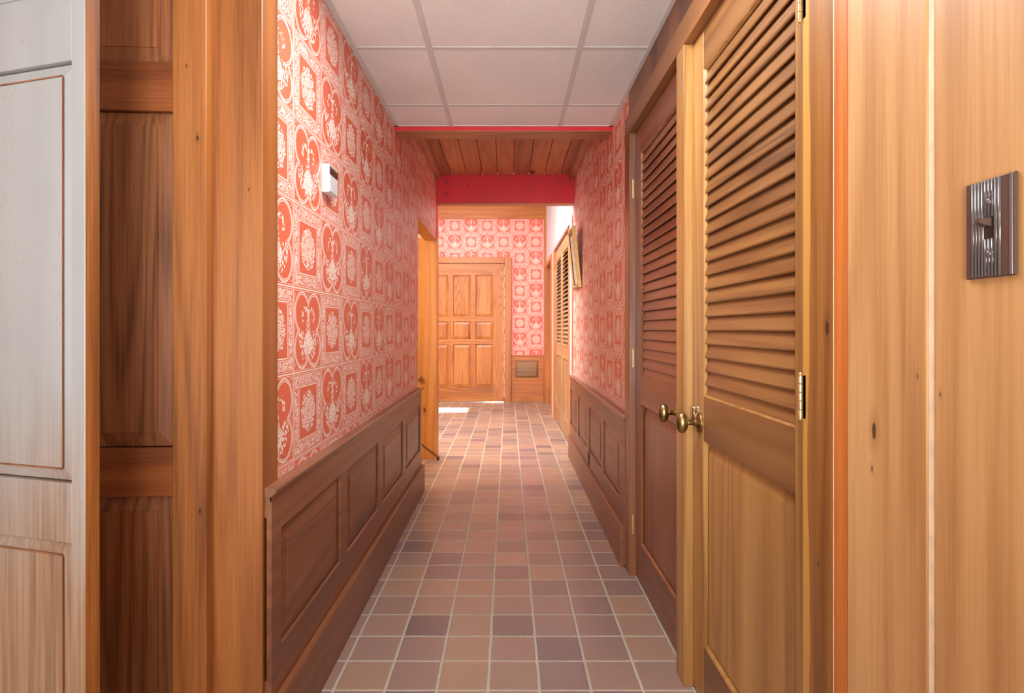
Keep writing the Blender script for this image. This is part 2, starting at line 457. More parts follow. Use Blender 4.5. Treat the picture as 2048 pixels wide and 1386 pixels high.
wl = B('wall_left', M['paper_y'], None, (XL - .1, XL, 1.50, 4.108, 0, 2.56), (XL - .1, XL, 4.108, YB2 + .02, 1.95, 2.56))
tag(wl, 'left hallway wall covered in red and cream tile-pattern wallpaper', 'wall', kind=S)
wr = B('wall_right', M['paper_r'], None, (XR, XR + .1, 2.79, 5.25, 0, 2.56))
tag(wr, 'right hallway wall in red and tan wallpaper beyond the closet', 'wall', kind=S)
we = B('wall_end', M['paper_x'], None, (-3.0, XF + .1, YE, YE + .1, 0, 2.882))
tag(we, 'papered end wall around the oak door', 'wall', kind=S)

# foyer and side rooms: plain shell
B_ = lambda n, m, *b: tag(B(n, M[m], None, *b), kind=S)
o = B_('wall_foyer_right', 'white_wall', (XF, XF + .1, 5.25, 5.80, 0, ZF), (XF, XF + .1, 5.80, 7.40, 2.16, ZF), (XF, XF + .1, 7.40, 7.98, 0, ZF), (XF, XF + .1, 7.98, 9.12, 2.14, ZF), (XF, XF + .1, 9.12, YE, 0, ZF))
tag(o, 'pale foyer wall above the far louvered doors', 'wall')
o = B_('wall_foyer_left', 'plaster', (-3.1, -3.0, 5.27, 8.02, 0, ZF), (-3.1, -3.0, 8.53, YE, 0, ZF), (-3.1, -3.0, 8.02, 8.53, 0, .9), (-3.1, -3.0, 8.02, 8.53, 2.12, ZF))
tag(o, 'cream foyer wall out of sight to the left', 'wall')
o = B_('wall_foyer_front', 'plaster', (-3.1, XL - .02, YB2 + .14, YB2 + .2, 0, ZF + .1), (XL - .02, XF + .1, YB2 + .10, YB2 + .16, 2.5, ZF + .1))
tag(o, 'cream foyer wall above and behind the second beam', 'wall')
o = B_('ceiling_foyer', 'plaster', (-3.1, XF + .1, 5.2, YE + .1, ZF, ZF + .1))
tag(o, 'cream ceiling of the foyer', 'ceiling')
o = B_('wall_side_room', 'plaster', (-3.1, -3.0, 3.0, 5.27, 0, 2.6), (-3.0, XL - .1, 2.9, 3.0, 0, 2.6), (-3.1, XL, 2.9, 5.27, 2.56, 2.66))
tag(o, 'cream walls of the side room behind the left opening', 'wall')
o = B_('wall_back', 'plaster', (-3.1, .7, -7.1, -7.0, 0, ZC), (-3.1, -3.0, -7.0, 1.6, 0, ZC))
tag(o, 'cream walls of the room behind the viewer', 'wall')
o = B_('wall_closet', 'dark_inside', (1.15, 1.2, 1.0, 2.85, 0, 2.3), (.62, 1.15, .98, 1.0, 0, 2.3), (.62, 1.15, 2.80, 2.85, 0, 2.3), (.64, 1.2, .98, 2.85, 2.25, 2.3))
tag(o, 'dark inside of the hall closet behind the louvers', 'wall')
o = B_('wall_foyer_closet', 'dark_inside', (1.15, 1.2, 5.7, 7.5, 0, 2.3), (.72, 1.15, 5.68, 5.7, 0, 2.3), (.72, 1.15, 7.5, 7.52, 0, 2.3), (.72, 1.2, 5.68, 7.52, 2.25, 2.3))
tag(o, 'dark inside of the foyer closet behind the louvers', 'wall')

# suspended ceiling: panels with a grid of tees
ce = bmesh.new()
box(ce, -3.1, .75, -7.1, 1.49, ZC + .002, ZC + .05)
box(ce, XL - .05, XR + .05, 1.49, YB1, ZC + .002, ZC + .05)
ceil = tag(link('ceiling', ce, M['ceiling']), 'suspended ceiling of off-white stippled panels above the near hallway', 'ceiling', kind=S)
g = bmesh.new()
for cx in (-.3175, .2905): box(g, cx - .012, cx + .012, -1.5, YB1, ZC - .0004, ZC + .012)
for k in range(-6, 3):
    cy = 2.363 + .602 * (k - 1)
    if cy < YB1: box(g, XL if cy > 1.5 else -1.6, XR, cy - .012, cy + .012, ZC + .0004, ZC + .012)
box(g, XL - .01, XL + .02, 1.5, YB1, ZC - .001, ZC + .012)
box(g, XR - .02, XR + .01, -1.5, YB1, ZC - .001, ZC + .012)
box(g, XL, XR, YB1 - .012, YB1, ZC - .001, ZC + .012)
link('ceiling_grid', g, M['grid'], ceil)

# beams and planked ceiling
def beam(n, y0, y1, zb, label):
    r = empty(n, (0, y0, zb))
    tag(r, label, 'beam', kind=S)
    B('beam', M['red'], r, (XL, XR, 0, y1 - y0, .0015, 2.5 - zb))
    B('soffit_board', M['beam_wood'], r, (XL, XR, 0.001, y1 - y0, -.003, .0013))
    return r
beam('trim_1', YB1, YB1 + .135, 2.2535, 'red beam with bare wood underside, at the end of the white ceiling')
b2 = beam('trim_2', YB2, YB2 + .10, 2.2475, 'deep red beam with wood underside, across the hall before the foyer')
nm = bmesh.new()
for (px, pz, r) in ((-.54, 2.43, .006), (-.52, 2.40, .005), (-.50, 2.455, .004), (-.47, 2.405, .006), (-.35, 2.41, .006), (-.545, 2.33, .008), (-.56, 2.45, .005), (-.53, 2.455, .005)):
    lathe(nm, [(r, -.0012), (r * .9, .001)], (px, 0, pz - 2.2475), 'y', 10)
link('nail_holes', nm, M['wire'], b2)
pl = bmesh.new()
x = XL
while x < XR - .01:
    x1 = min(x + .136, XR)
    box(pl, x + .002, x1 - .002, YB1 + .135, YB2, 2.497, 2.52, .002)
    x = x1
box(pl, XL, XR, YB1 + .1, YB2, 2.515, 2.56)
pc = tag(link('ceiling_planks', pl, M['plank_y']), 'knotty wood plank ceiling between the two red beams', 'ceiling', kind=S)
for s, xx in ((1, XL), (-1, XR)):
    mb = bmesh.new()
    pr = [(xx, 2.497), (xx + s * .05, 2.497), (xx + s * .045, 2.484), (xx + s * .02, 2.462), (xx + s * .012, 2.45), (xx, 2.45)]
    a = [mb.verts.new((p, YB1 + .136, q)) for p, q in pr]; b = [mb.verts.new((p, YB2 - .001, q)) for p, q in pr]
    for i in range(6): mb.faces.new((a[i], a[(i + 1) % 6], b[(i + 1) % 6], b[i]))
    mb.faces.new(a); mb.faces.new(b)
    link('edge_moulding', mb, M['beam_wood'], pc)

# ------------------------------------------------------------------ wainscots
def wainscot(name, loc, rotz, L, panels, label, z0=.19, cap_z=.735, th=.025, split=False):
    """local x along the wall, front face y = -th, wall at y = 0"""
    r = empty(name, loc, (0, 0, rotz)); tag(r, label, 'wainscot', kind=S)
    f = bmesh.new(); yb = -th + .013
    zt, zb, ztop = .615, .300, cap_z - .022
    box(f, 0, L, -th, yb, zt, ztop); box(f, 0, L, -th, yb, .01, zb)
    xs = [0] + [v for p in panels for v in p] + [L]
    for i in range(0, len(xs), 2): box(f, xs[i], xs[i + 1], -th, yb, zb, zt)
    for a, b in panels: sticking(f, a, b, zb, zt, -th, .004, .006)
    # backing board: leaves a dark slit at an exposed end
    box(f, 0, L, -.004, 0, .01, ztop)
    if split:
        box(f, .001, L, yb, -.004, .66, ztop); box(f, .001, L, yb, -.004, .01, .24)
    link('frame', f, M['wainscot'], r)
    for a, b in panels:
        p = bmesh.new(); raised(p, a + .001, b - .001, zb + .001, zt - .001, -th + .011, -th + .002, .052, .002)
        link('panel', p, M['wainscot'], r)
    c = bmesh.new()
    t = th + .011
    sweep(c, [(0, cap_z), (-t + .005, cap_z), (-t, cap_z - .004), (-t, cap_z - .011), (-t + .005, cap_z - .016), (-th - .002, cap_z - .018), (-th - .0008, cap_z - .03), (-th + .004, cap_z - .036), (-th + .004, cap_z - .0222), (0, cap_z - .0222)], 0, L)
    link('cap_rail', c, M['cap'], r)
    return r
def baseboard(name, loc, rotz, L, label, h=.19, th=.043):
    bm = bmesh.new(); sweep(bm, [(-.026, 0), (-th, 0), (-th, h - .006), (-th + .004, h), (-.026, h)], 0, L)
    o = link(name, bm, M['wainscot']); o.location = loc; o.rotation_euler = (0, 0, rotz)
    return tag(o, label, 'baseboard', kind=S)

wnl = wainscot('trim_3', (XL, 1.502, 0), PI / 2, 2.60, [(.065, .62), (.71, 1.248), (1.338, 1.878), (1.978, 2.528)],
         'brown raised-panel wainscot under the wallpaper on the left hallway wall', split=True)
baseboard('baseboard_left', (XL, 1.502, 0), PI / 2, 2.635, 'tall brown baseboard along the left hallway wall')
wnr = wainscot('trim_4', (XR, 5.25, 0), -PI / 2, 2.44, [(.05, .49), (.62, 1.10), (1.23, 1.76), (1.84, 2.325)],
         'brown raised-panel wainscot on the right hallway wall beyond the closet', th=.027)
baseboard('baseboard_right', (XR, 5.25, 0), -PI / 2, 2.43, 'tall brown baseboard along the right hallway wall', h=.20)
# pale scuffs on the two far panels of the left wainscot
sc = bmesh.new()
for i in range(46):
    xx = random.choice((random.uniform(1.42, 1.8), random.uniform(2.06, 2.45), random.uniform(2.06, 2.45)))
    zz = random.uniform(.38, .55); l = random.uniform(.004, .03)
    box(sc, xx, xx + l, -.0234, -.0228, zz, zz + random.uniform(.0012, .004))
link('scuffs', sc, M['scuff'], wnl)

# ------------------------------------------------------------------ left opening: post, header lining, honey wood face
po = empty('trim_5', (0, YB2 + .015, 0)); tag(po, 'honey wood post at the left opening beside the foyer', 'post', kind=S)
B('post', M['jamb'], po, (-.795, XL + .007, .005, .125, 0, 1.95), bev=.002)
B('upper_post', M['red'], po, (XL - .02, XL + .007, .003, .125, 1.9505, 2.2445))
B('header_lining', M['jamb'], po, (XL - .1, XL + .002, -1.035, .003, 1.925, 1.9495))
# door standing open in the side room, only its brass knob shows
d = empty('door_6', (-.798, YB2 + .03, .01)); tag(d, 'honey wood side-room door with a brass knob beside the post', 'door', kind=S)
B('leaf', M['jamb'], d, (-.76, 0.0, 0, .04, 0, 1.93), bev=.002)
kb = bmesh.new()
lathe(kb, [(.026, 0), (.026, -.006), (.011, -.01), (.010, -.03), (.022, -.036), (.028, -.048), (.022, -.06), (.006, -.064)], (.012, -.012, .715), 'y', 24)
k_ = link('knob', kb, M['brass_pale'], d, True)
cb = bmesh.new()
tube(cb, [(-.80, YB2 + .012, .16), (-.76, YB2 + .004, .135), (-.71, YB2 - .004, .098), (-.66, YB2 - .006, .062), (-.625, YB2 - .008, .034), (-.612, YB2 - .012, .012)], .0045)
c_ = tag(link('cable', cb, M['wire']), 'thin dark cable drooping across the foot of the honey wood post', 'cable')
cp = bmesh.new(); box(cp, -.622, -.602, YB2 - .03, YB2 - .002, 0.0, .03, .004)
link('plug', cp, M['black'], c_)

# ------------------------------------------------------------------ near left: casing boards, dark panelled door, pale door
r = empty('trim_6', (0, 1.49, 0)); tag(r, 'orange-brown wood casing at the left corner of the hallway', 'casing', kind=S)
B('corner_board', M['post'], r, (-.76, -.6255, 0, .10, 0, ZC), bev=.002)
B('jamb_board', M['post'], r, (-.835, -.7505, -.035, .10, 0, ZC), bev=.002)
o = B_('wall_left_room', 'plaster', (-3.0, -1.62, 1.52, 1.6, 0, ZC), (-1.62, -.80, 1.60, 1.65, 0, ZC))
tag(o, 'cream wall behind the dark panelled door', 'wall')

def panel_door(root, w, h, rails, stile, th, mz, mx, medge=None, bw=.036):
    """rails: list of (z0,z1); panels fill between. front at y=0, back at y=th"""
    B('stile', mz, root, (0, stile, 0, th, 0, h), bev=.0015)
    B('stile', mz, root, (w - stile, w, 0, th, 0, h), bev=.0015)
    for a, b in rails: B('rail', mx, root, (stile + .0005, w - stile - .0005, 0.0005, th - .0005, a, b), bev=.0015)
    for (a, b), (c, dd) in zip(rails, rails[1:]):
        p = bmesh.new(); raised(p, stile + .004, w - stile - .004, b + .003, c - .003, .013, .004, bw, .003)
        link('panel', p, mz, root)
dd = empty('door_7', (-1.50, 1.50, .01), (0, 0, math.radians(3.5)))
tag(dd, 'dark stained raised-panel door behind the pale door edge', 'door', kind=S)
panel_door(dd, .662, 2.25, [(0, .14), (.695, .823), (1.708, 1.837), (2.18, 2.25)], .042, .035, M['darkdoor_z'], M['darkdoor_x'])
A = math.radians(16)
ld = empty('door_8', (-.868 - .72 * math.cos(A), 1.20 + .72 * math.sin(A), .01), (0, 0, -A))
tag(ld, 'pale panel door standing open at the left edge', 'door', kind=S)
panel_door(ld, .72, 2.2, [(0, .14), (.69, .815), (1.692, 1.813), (2.14, 2.2)], .037, .030, M['pale_pine'], M['pale_pine'], bw=.026)
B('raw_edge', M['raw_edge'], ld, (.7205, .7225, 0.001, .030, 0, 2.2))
gr_ = bmesh.new()
for z0, z1 in ((.815, 1.692), (.14, .69)):
    a, b, c, e = .037 + .004 + .026, .72 - .041 - .026, z0 + .029, z1 - .029
    for q in ((a, b, .0032, .0045, c - .003, c), (a, b, .0032, .0045, e, e + .003), (a - .003, a, .0032, .0045, c, e), (b, b + .003, .0032, .0045, c, e)): box(gr_, *q)
link('groove_line', gr_, M['darkdoor_z'], ld)

# ------------------------------------------------------------------ louvered doors
def hinge(root, x, z, side=1, hy=-.005):
    h = bmesh.new()
    for k in range(5):
        lathe(h, [(.0034, k * .0165), (.0038, k * .0165 + .001), (.0038, k * .0165 + .0145), (.0034, k * .0165 + .0155)], (x, hy, z), 'z', 12)
    lathe(h, [(.003, -.004), (.0036, -.002), (.003, 0)], (x, hy, z), 'z', 10)
    lathe(h, [(.003, .082), (.0036, .084), (.003, .087)], (x, hy, z), 'z', 10)
    box(h, min(x, x + side * .014), max(x, x + side * .014), hy + .0035, hy + .005, z, z + .082)
    link('hinge', h, M['brass_pale'], root)

def louver_door(name, loc, rotz, w, h, zs, mz, mx, label, knob_x, hinge_x, nl=24, stile=.10, knob=True, latch=False, lang=15, hwf=.70, hz=(.235, .985, 1.79), hy=-.005):
    """front at y=0; zs = bottom rail top, lock rail bottom, lock rail top, top rail bottom"""
    root = empty(name, loc, (0, 0, rotz)); tag(root, label, 'door', kind=S)
    th = .034
    zb, l0, l1, zt = zs
    f = bmesh.new()
    box(f, 0, stile, 0, th, 0, h, .0015); box(f, w - stile, w, 0, th, 0, h, .0015)
    sticking(f, stile, w - stile, l1, zt, 0, .007, .010); sticking(f, stile, w - stile, zb, l0, 0, .009, .010)
    link('stiles', f, mz, root)
    f = bmesh.new()
    for a, b in ((0, zb), (l0, l1), (zt, h)): box(f, stile, w - stile, 0.0006, th - .0006, a, b)
    link('rails', f, mx, root)
    lv = bmesh.new()
    n = nl; p = (zt - l1) / n
    for i in range(n):
        zc = l1 + p * (i + .5)
        # blade section in (y,z): lower edge out, rounded nose
        ang = math.radians(lang); dy, dz = math.sin(ang), math.cos(ang)
        hw, t = p * hwf, .0036
        pts = []
        for (s, q) in ((-1, -.5), (-1.03, 0), (-1, .5), (-.9, 1), (.9, 1), (1, .3), (1, -.3), (.9, -1), (-.9, -1)):
            pts.append((.0135 + dy * hw * s + dz * t * q * -1, zc + dz * hw * s + dy * t * q * 1))
        sweep(lv, pts, stile + .002, w - stile - .002)
    link('louvers', lv, mx, root)
    pn = bmesh.new()
    a, b = stile + .009, w - stile - .009
    quad(pn, [(a, .012, zb + .002), (b, .012, zb + .002), (b, .012, l0 - .045), (a, .012, l0 - .045)])
    quad(pn, [(a, .012, l0 - .045), (b, .012, l0 - .045), (b, .019, l0 - .002), (a, .019, l0 - .002)])
    quad(pn, [(a, .022, zb), (a, .022, l0), (b, .022, l0), (b, .022, zb)])
    link('lower_panel', pn, mz, root)
    if knob:
        kz = .847
        kb = bmesh.new()
        lathe(kb, [(.0075, -.012), (.0075, -.034), (.010, -.037)], (knob_x, 0, kz), 'y', 20)
        # egg-shaped grip, taller than wide
        lathe(kb, [(.004, -.036), (.014, -.0395), (.0192, -.046), (.0210, -.054), (.0192, -.062), (.013, -.0685), (.003, -.071)], (knob_x, 0, kz), 'y', 28, 1.0, 1.58)
        k = link('knob', kb, M['brass'], root, True)
        rs = bmesh.new()
        lathe(rs, [(.0325, 0), (.0325, -.003), (.028, -.007), (.015, -.010), (.0105, -.014), (.010, -.018)], (knob_x, 0, kz), 'y', 30)
        link('rose', rs, M['brass'], k, True)
    if latch:
        lp = bmesh.new(); box(lp, knob_x - .048, knob_x - .029, -.012, -.0002, .842, .892, .003)
        link('latch_plate', lp, M['chrome'], root)
    sd = 1 if hinge_x < w / 2 else -1
    for z in hz: hinge(root, hinge_x, z, -sd, hy)
    return root

XD = .592                      # face of the closet doors
zs = (.176, .80, .933, 1.925)
# local x runs from far (y high) to near; rot -90
louver_door('door_1', (XD, 1.872, .008), -PI / 2, .765, 2.045, zs, M['closet_z'], M['closet_x'],
            'near golden-brown louvered closet door with an oval brass knob', .062, .7535, latch=True, hz=(.235, .967, 1.727), hy=-.0335)
louver_door('door_2', (XD, 2.714, .008), -PI / 2, .765, 2.045, zs, M['closetb_z'], M['closetb_x'],
            'far reddish-brown louvered closet door with an oval brass knob', .690, -.001, hz=(.19, .96, 1.745), hy=-.012)

cs = empty('trim_7', (0, 0, 0)); tag(cs, 'wood casing and centre post around the louvered closet doors', 'casing', kind=S)
XCF = .562
B('far_casing', M['closetb_z'], cs, (XCF, XD + .03, 2.717, 2.815, 0, 2.056), bev=.0015)
B('centre_post', M['closet_z'], cs, (XCF, XD + .001, 1.872, 1.953, 0, 2.056), (XD + .036, XD + .07, 1.872, 1.953, 0, 2.056), bev=.0012)
B('near_casing', M['casing'], cs, (XCF, XD + .03, 1.008, 1.116, 0, 2.056), bev=.0015)
hc = bmesh.new(); sweep(hc, [(0, 2.0565), (.038, 2.0565), (.038, 2.147), (.004, 2.147), (0, 2.143)], -2.815, -1.008)
o = link('header_casing', hc, M['casing_x'], cs); o.location = (XCF, 0, 0); o.rotation_euler = (0, 0, -PI / 2)
B('header_planks', M['header_planks'], cs, (.578, .62, .97, 2.80, 2.1475, ZC + .005))

# ------------------------------------------------------------------ near right board wall with switch
wb = bmesh.new()
XBW = .560
box(wb, XBW, XBW + .06, .782, .966, 0, ZC, .002); box(wb, XBW, XBW + .06, .40, .770, 0, ZC, .003); box(wb, XBW, XBW + .06, .02, .394, 0, ZC, .003)
box(wb, XBW + .001, XBW + .06, -7.0, .014, 0, ZC)
rb = tag(link('wall_right_boards', wb, M['boards']), 'light knotty pine board wall at the right edge holding the switch', 'wall', kind=S)
B('lit_groove', M['pale_gap'], rb, (XBW + .002, XBW + .06, .7705, .7815, 0, ZC))  # lit bevel of the board joint, painted as a pale strip
o = B('trim_8', M['strip'], None, (.5606, .62, .9665, 1.0060, 0, 2.147))
tag(o, 'narrow orange wood strip between the closet casing and pine boards', 'trim', kind=S)

o = B('trim_17', M['pale_gap'], None, (.5603, .575, 1.0062, 1.0082, 0, 2.05))  # narrow pale strip along the casing edge
tag(o, 'thin pale line beside the near closet casing', 'trim', kind=S)
sw = empty('light_switch', (XBW, .6755, 1.2617), (0, 0, -PI / 2))
tag(sw, 'brown ribbed toggle light switch on the light pine boards', 'light switch')
p = bmesh.new()
box(p, -.0352, .0352, -.0045, 0, -.0572, .0572, .0015)
link('plate', p, M['bakelite'], sw)
rbm = bmesh.new()
for i in range(9):
    cx = -.0235 + i * .0047
    for (z0, z1) in ((-.0555, .0555),):
        if abs(cx) < .0056: segs = ((-.0555, -.0125), (.0125, .0555))
        else: segs = ((z0, z1),)
        for a, b in segs:
            prof = [(cx + .0019 * math.cos(t), -.0045 - .0016 * math.sin(t)) for t in [PI * k / 6 for k in range(7)]]
            va = [rbm.verts.new((x_, y_, a)) for x_, y_ in prof]; vb = [rbm.verts.new((x_, y_, b)) for x_, y_ in prof]
            for k in range(6): rbm.faces.new((va[k], va[k + 1], vb[k + 1], vb[k]))
            rbm.faces.new(va); rbm.faces.new(vb)
prof = [(.0295 + .0022 * math.cos(t), -.0045 - .0012 * math.sin(t)) for t in [PI * k / 6 for k in range(7)]]
va = [rbm.verts.new((x_, y_, -.056)) for x_, y_ in prof]; vb = [rbm.verts.new((x_, y_, .056)) for x_, y_ in prof]
for k in range(6): rbm.faces.new((va[k], va[k + 1], vb[k + 1], vb[k]))
link('ribs', rbm, M['bakelite_rib'], sw, True)
B('slot', M['black'], sw, (-.0050, .0050, -.0053, -.0044, -.0125, .0125))
tg = bmesh.new()
a = [(-.0042, -.0045, .001), (.0042, -.0045, .001), (.0042, -.0045, .0115), (-.0042, -.0045, .0115)]
b = [(-.0032, -.0185, .0055), (.0032, -.0185, .0055), (.0032, -.0185, .0105), (-.0032, -.0185, .0105)]
va = [tg.verts.new(q) for q in a]; vb = [tg.verts.new(q) for q in b]
for i in range(4): tg.faces.new((va[i], va[(i + 1) % 4], vb[(i + 1) % 4], vb[i]))
tg.faces.new(va); tg.faces.new(vb)
link('toggle', tg, M['bakelite'], sw)
for z in (-.030, .030):
    s_ = bmesh.new()
    lathe(s_, [(.0038, -.0045), (.0038, -.0058), (.0030, -.0068), (.0012, -.0072)], (0, 0, z), 'y', 18)
    link('screw', s_, M['bakelite_rib'], sw, True)

# ------------------------------------------------------------------ thermostat on the left wallpaper
th = empty('thermostat', (XL - .0006, 2.032, 1.658), (0, 0, PI / 2))
tag(th, 'white thermostat with a dark window on the red wallpaper', 'thermostat')
t = bmesh.new(); box(t, -.050, .050, -.027, 0, -.048, .048, .003); link('housing', t, M['white_plastic'], th)
t = bmesh.new(); box(t, -.045, .0445, -.0285, -.0268, -.044, .012, .0008); link('cover', t, M['grey_plastic'], th)
t = bmesh.new(); box(t, -.046, .0455, -.0278, -.0268, .014, .042); link('display', t, M['display'], th)
t = bmesh.new(); lathe(t, [(.0013, -.0506), (.0013, -.0498)], (0, -.0225, .0), 'x', 10); link('pin', t, M['black'], th)
t = bmesh.new()
for k in range(7): box(t, -.036 + k * .011, -.033 + k * .011, -.0282, -.0277, .0355, .0385)
link('dial_marks', t, M['scuff'], th)

# ------------------------------------------------------------------ tilted picture on the right wall
W_, H_ = .38, .488
pi_ = empty('framed_picture', (XR - .002, 4.80, 1.477), (math.radians(5.9), 0, -PI / 2))
tag(pi_, 'gold framed picture leaning out from the right hallway wall', 'picture')
f = bmesh.new(); w = .034
def fr_side(bm, a, b, c, d_):
    # mitred frame side: outer a-b, inner c-d_ (x,z pairs)
    for ya, yb, in ((-.026, 0),):
        o1, o2, i1, i2 = a, b, c, d_
        m1 = ((o1[0] * .55 + i1[0] * .45), (o1[1] * .55 + i1[1] * .45)); m2 = ((o2[0] * .55 + i2[0] * .45), (o2[1] * .55 + i2[1] * .45))
        quad(bm, [(o1[0], 0, o1[1]), (o2[0], 0, o2[1]), (o2[0], -.022, o2[1]), (o1[0], -.022, o1[1])])
        quad(bm, [(o1[0], -.022, o1[1]), (o2[0], -.022, o2[1]), (m2[0], -.030, m2[1]), (m1[0], -.030, m1[1])])
        quad(bm, [(m1[0], -.030, m1[1]), (m2[0], -.030, m2[1]), (i2[0], -.018, i2[1]), (i1[0], -.018, i1[1])])
        quad(bm, [(i1[0], -.018, i1[1]), (i2[0], -.018, i2[1]), (i2[0], -.006, i2[1]), (i1[0], -.006, i1[1])])
x0, x1, z0, z1 = -W_ / 2, W_ / 2, 0, H_
oc = [(x0, z0), (x1, z0), (x1, z1), (x0, z1)]; ic = [(x0 + w, z0 + w), (x1 - w, z0 + w), (x1 - w, z1 - w), (x0 + w, z1 - w)]
for i in range(4): fr_side(f, oc[i], oc[(i + 1) % 4], ic[i], ic[(i + 1) % 4])
quad(f, [(x0, 0, z0), (x0, 0, z1), (x1, 0, z1), (x1, 0, z0)])
link('frame', f, M['gold'], pi_)
B('frame_line', M['frame_dark'], pi_, (x0 + w, x1 - w, -.0185, -.010, z0 + w, z0 + w + .004), (x0 + w, x1 - w, -.0185, -.010, z1 - w - .004, z1 - w), (x0 + w, x0 + w + .004, -.0185, -.010, z0 + w, z1 - w), (x1 - w - .004, x1 - w, -.0185, -.010, z0 + w, z1 - w))
B('mat', M['mat_pink'], pi_, (x0 + w, x1 - w, -.0095, -.006, z0 + w, z1 - w))
B('print', M['art'], pi_, (x0 + .085, x1 - .085, -.0105, -.0096, z0 + .09, z1 - .09))
hw = bmesh.new(); tube(hw, [(-.12, .001, .40), (0, .034, .44), (.12, .001, .40)], .0012, 6); link('hanging_wire', hw, M['wire'], pi_)

# ------------------------------------------------------------------ outlet on the right wainscot
ou = empty('power_outlet', (XR - .0275, 4.03, .238), (0, 0, -PI / 2))
tag(ou, 'dark brown duplex outlet low on the right wainscot rail', 'power outlet')
t = bmesh.new(); box(t, -.035, .035, -.005, 0, -.057 + .03, .057, .0015); link('plate', t, M['black'], ou)
for z in (-.003, .033):
    t = bmesh.new(); lathe(t, [(.016, -.005), (.016, -.007), (.014, -.0075)], (0, 0, z), 'y', 20, 1, .85)
    s_ = link('socket', t, M['bakelite'], ou)
    B('slots', M['black'], s_, (-.007, -.005, -.0079, -.0072, z - .004, z + .005), (.005, .007, -.0079, -.0072, z - .004, z + .005))

# loose wire in the corner of the plank ceiling
lw = bmesh.new(); tube(lw, [(.545, YB2 - .02, 2.497), (.535, YB2 - .025, 2.47), (.548, YB2 - .018, 2.45), (.53, YB2 - .02, 2.43)], .003, 6)
link('loose_wire', lw, M['wire'], pc)

# ------------------------------------------------------------------ end wall
tag(B('trim_9', M['end_x'], None, (-3.0, XF, YE - .02, YE + .08, 2.945, ZF), (-3.0, XF, YE - .035, YE + .08, 2.882, 2.943)), 'amber wood frieze boards above the end wallpaper', 'trim', kind=S)
tag(B('trim_10', M['end_z'], None, (.565, XF - .001, YE - .04, YE - .0005, 0, 2.88), bev=.002), 'amber corner trim at the right end of the papered end wall', 'trim', kind=S)
dk = empty('door_3', (-1.385, YE - .034, .012)); tag(dk, 'golden oak nine-panel door at the end of the hall', 'door', kind=S)
DW, DH = 1.322, 2.16
cols = [-1.078, -.724, -.371]; pw = .276
rows = [(.227, .888), (.975, 1.2475), (1.330, 1.982)]
cx = [c + 1.385 for c in cols]
B('stile', M['oak_z'], dk, (0, cx[0] - pw / 2, 0, 0.033, 0, DH), bev=.001)
B('stile', M['oak_z'], dk, (cx[2] + pw / 2, DW, 0, 0.033, 0, DH), bev=.001)
zr = [0] + [v for r_ in rows for v in r_] + [DH]
for i in range(0, len(zr), 2): B('rail', M['oak_x'], dk, (cx[0] - pw / 2, cx[2] + pw / 2, .0004, .033, zr[i], zr[i + 1]))
for (a, b) in rows:
    for i in range(2): B('mullion', M['oak_z'], dk, (cx[i] + pw / 2, cx[i + 1] - pw / 2, .0004, .033, a, b))
    for c in cx:
        pb = bmesh.new(); raised(pb, c - pw / 2, c + pw / 2, a, b, .018, .004, .040, .002)
        link('panel', pb, M['oak_z'], dk)
for z in (.36, 1.07, 1.78): hinge(dk, DW + .004, z, -1)
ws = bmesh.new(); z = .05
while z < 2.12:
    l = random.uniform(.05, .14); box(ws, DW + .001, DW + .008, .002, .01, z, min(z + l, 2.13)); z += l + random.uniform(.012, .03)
link('gap_daylight', ws, M['gap_light'], dk)  # white dashes painted for daylight leaking through the hinge-side gap
B('threshold', M['chrome'], dk, (0, DW, -.02, .0, -.012, -.002))
tag(B('trim_11', M['end_z'], None, (-.052, .047, YE - .06, YE - .0005, 0, 2.274), (-1.50, -1.392, YE - .06, YE - .0005, 0, 2.274), bev=.002), 'amber upright casing boards beside the oak door', 'casing', kind=S)
tag(B('trim_12', M['end_x'], None, (-1.391, -.053, YE - .059, YE - .0005, 2.178, 2.274), bev=.002), 'amber head casing across the top of the oak door', 'casing', kind=S)
ew = empty('trim_13', (.049, YE, 0)); tag(ew, 'amber wood wainscot with one small panel right of the oak door', 'wainscot', kind=S)
EL = .515
B('bottom_board', M['end_x'], ew, (0, EL, -.018, -.0005, 0, .335), bev=.0015)
B('frame', M['end_x'], ew, (0, EL, -.018, -.0005, .336, .374), (0, EL, -.018, -.0005, .647, .715), (0, .066, -.018, -.0005, .374, .647), (.433, EL, -.018, -.0005, .374, .647))
pb = bmesh.new(); raised(pb, .066, .433, .374, .647, -.008, -.016, .035, .001); link('panel', pb, M['closet_x'], ew)
B('cap_rail', M['end_x'], ew, (0, EL, -.03, -.0005, .716, .735), bev=.003)

# ------------------------------------------------------------------ foyer right: far louvered pair, casing and a doorway
zs2 = (.18, .82, .95, 1.98)
XF2 = XF + .004
louver_door('door_4', (XF2, 6.588, .008), -PI / 2, .79, 2.11, zs2, M['far_z'], M['far_x'],
            'nearer leaf of the louvered pair on the foyer right wall', .06, .785, nl=23, knob=False, lang=42, hwf=.56)
louver_door('door_5', (XF2, 7.39, .008), -PI / 2, .79, 2.11, zs2, M['far_z'], M['far_x'],
            'farther leaf of the louvered pair on the foyer right wall', .73, .002, nl=23, knob=False, lang=42, hwf=.56)
fc = empty('trim_14', (0, 0, 0)); tag(fc, 'wood casing around the louvered pair in the foyer', 'casing', kind=S)
B('far_casing', M['end_z'], fc, (XF - .02, XF + .03, 7.392, 7.49, 0, 2.125), bev=.0015)
B('near_casing', M['end_z'], fc, (XF - .006, XF + .03, 5.70, 5.796, 0, 2.125), bev=.0015)
B('header_casing', M['closetb_z'], fc, (XF - .012, XF + .03, 5.70, 7.49, 2.126, 2.16), bev=.0015)
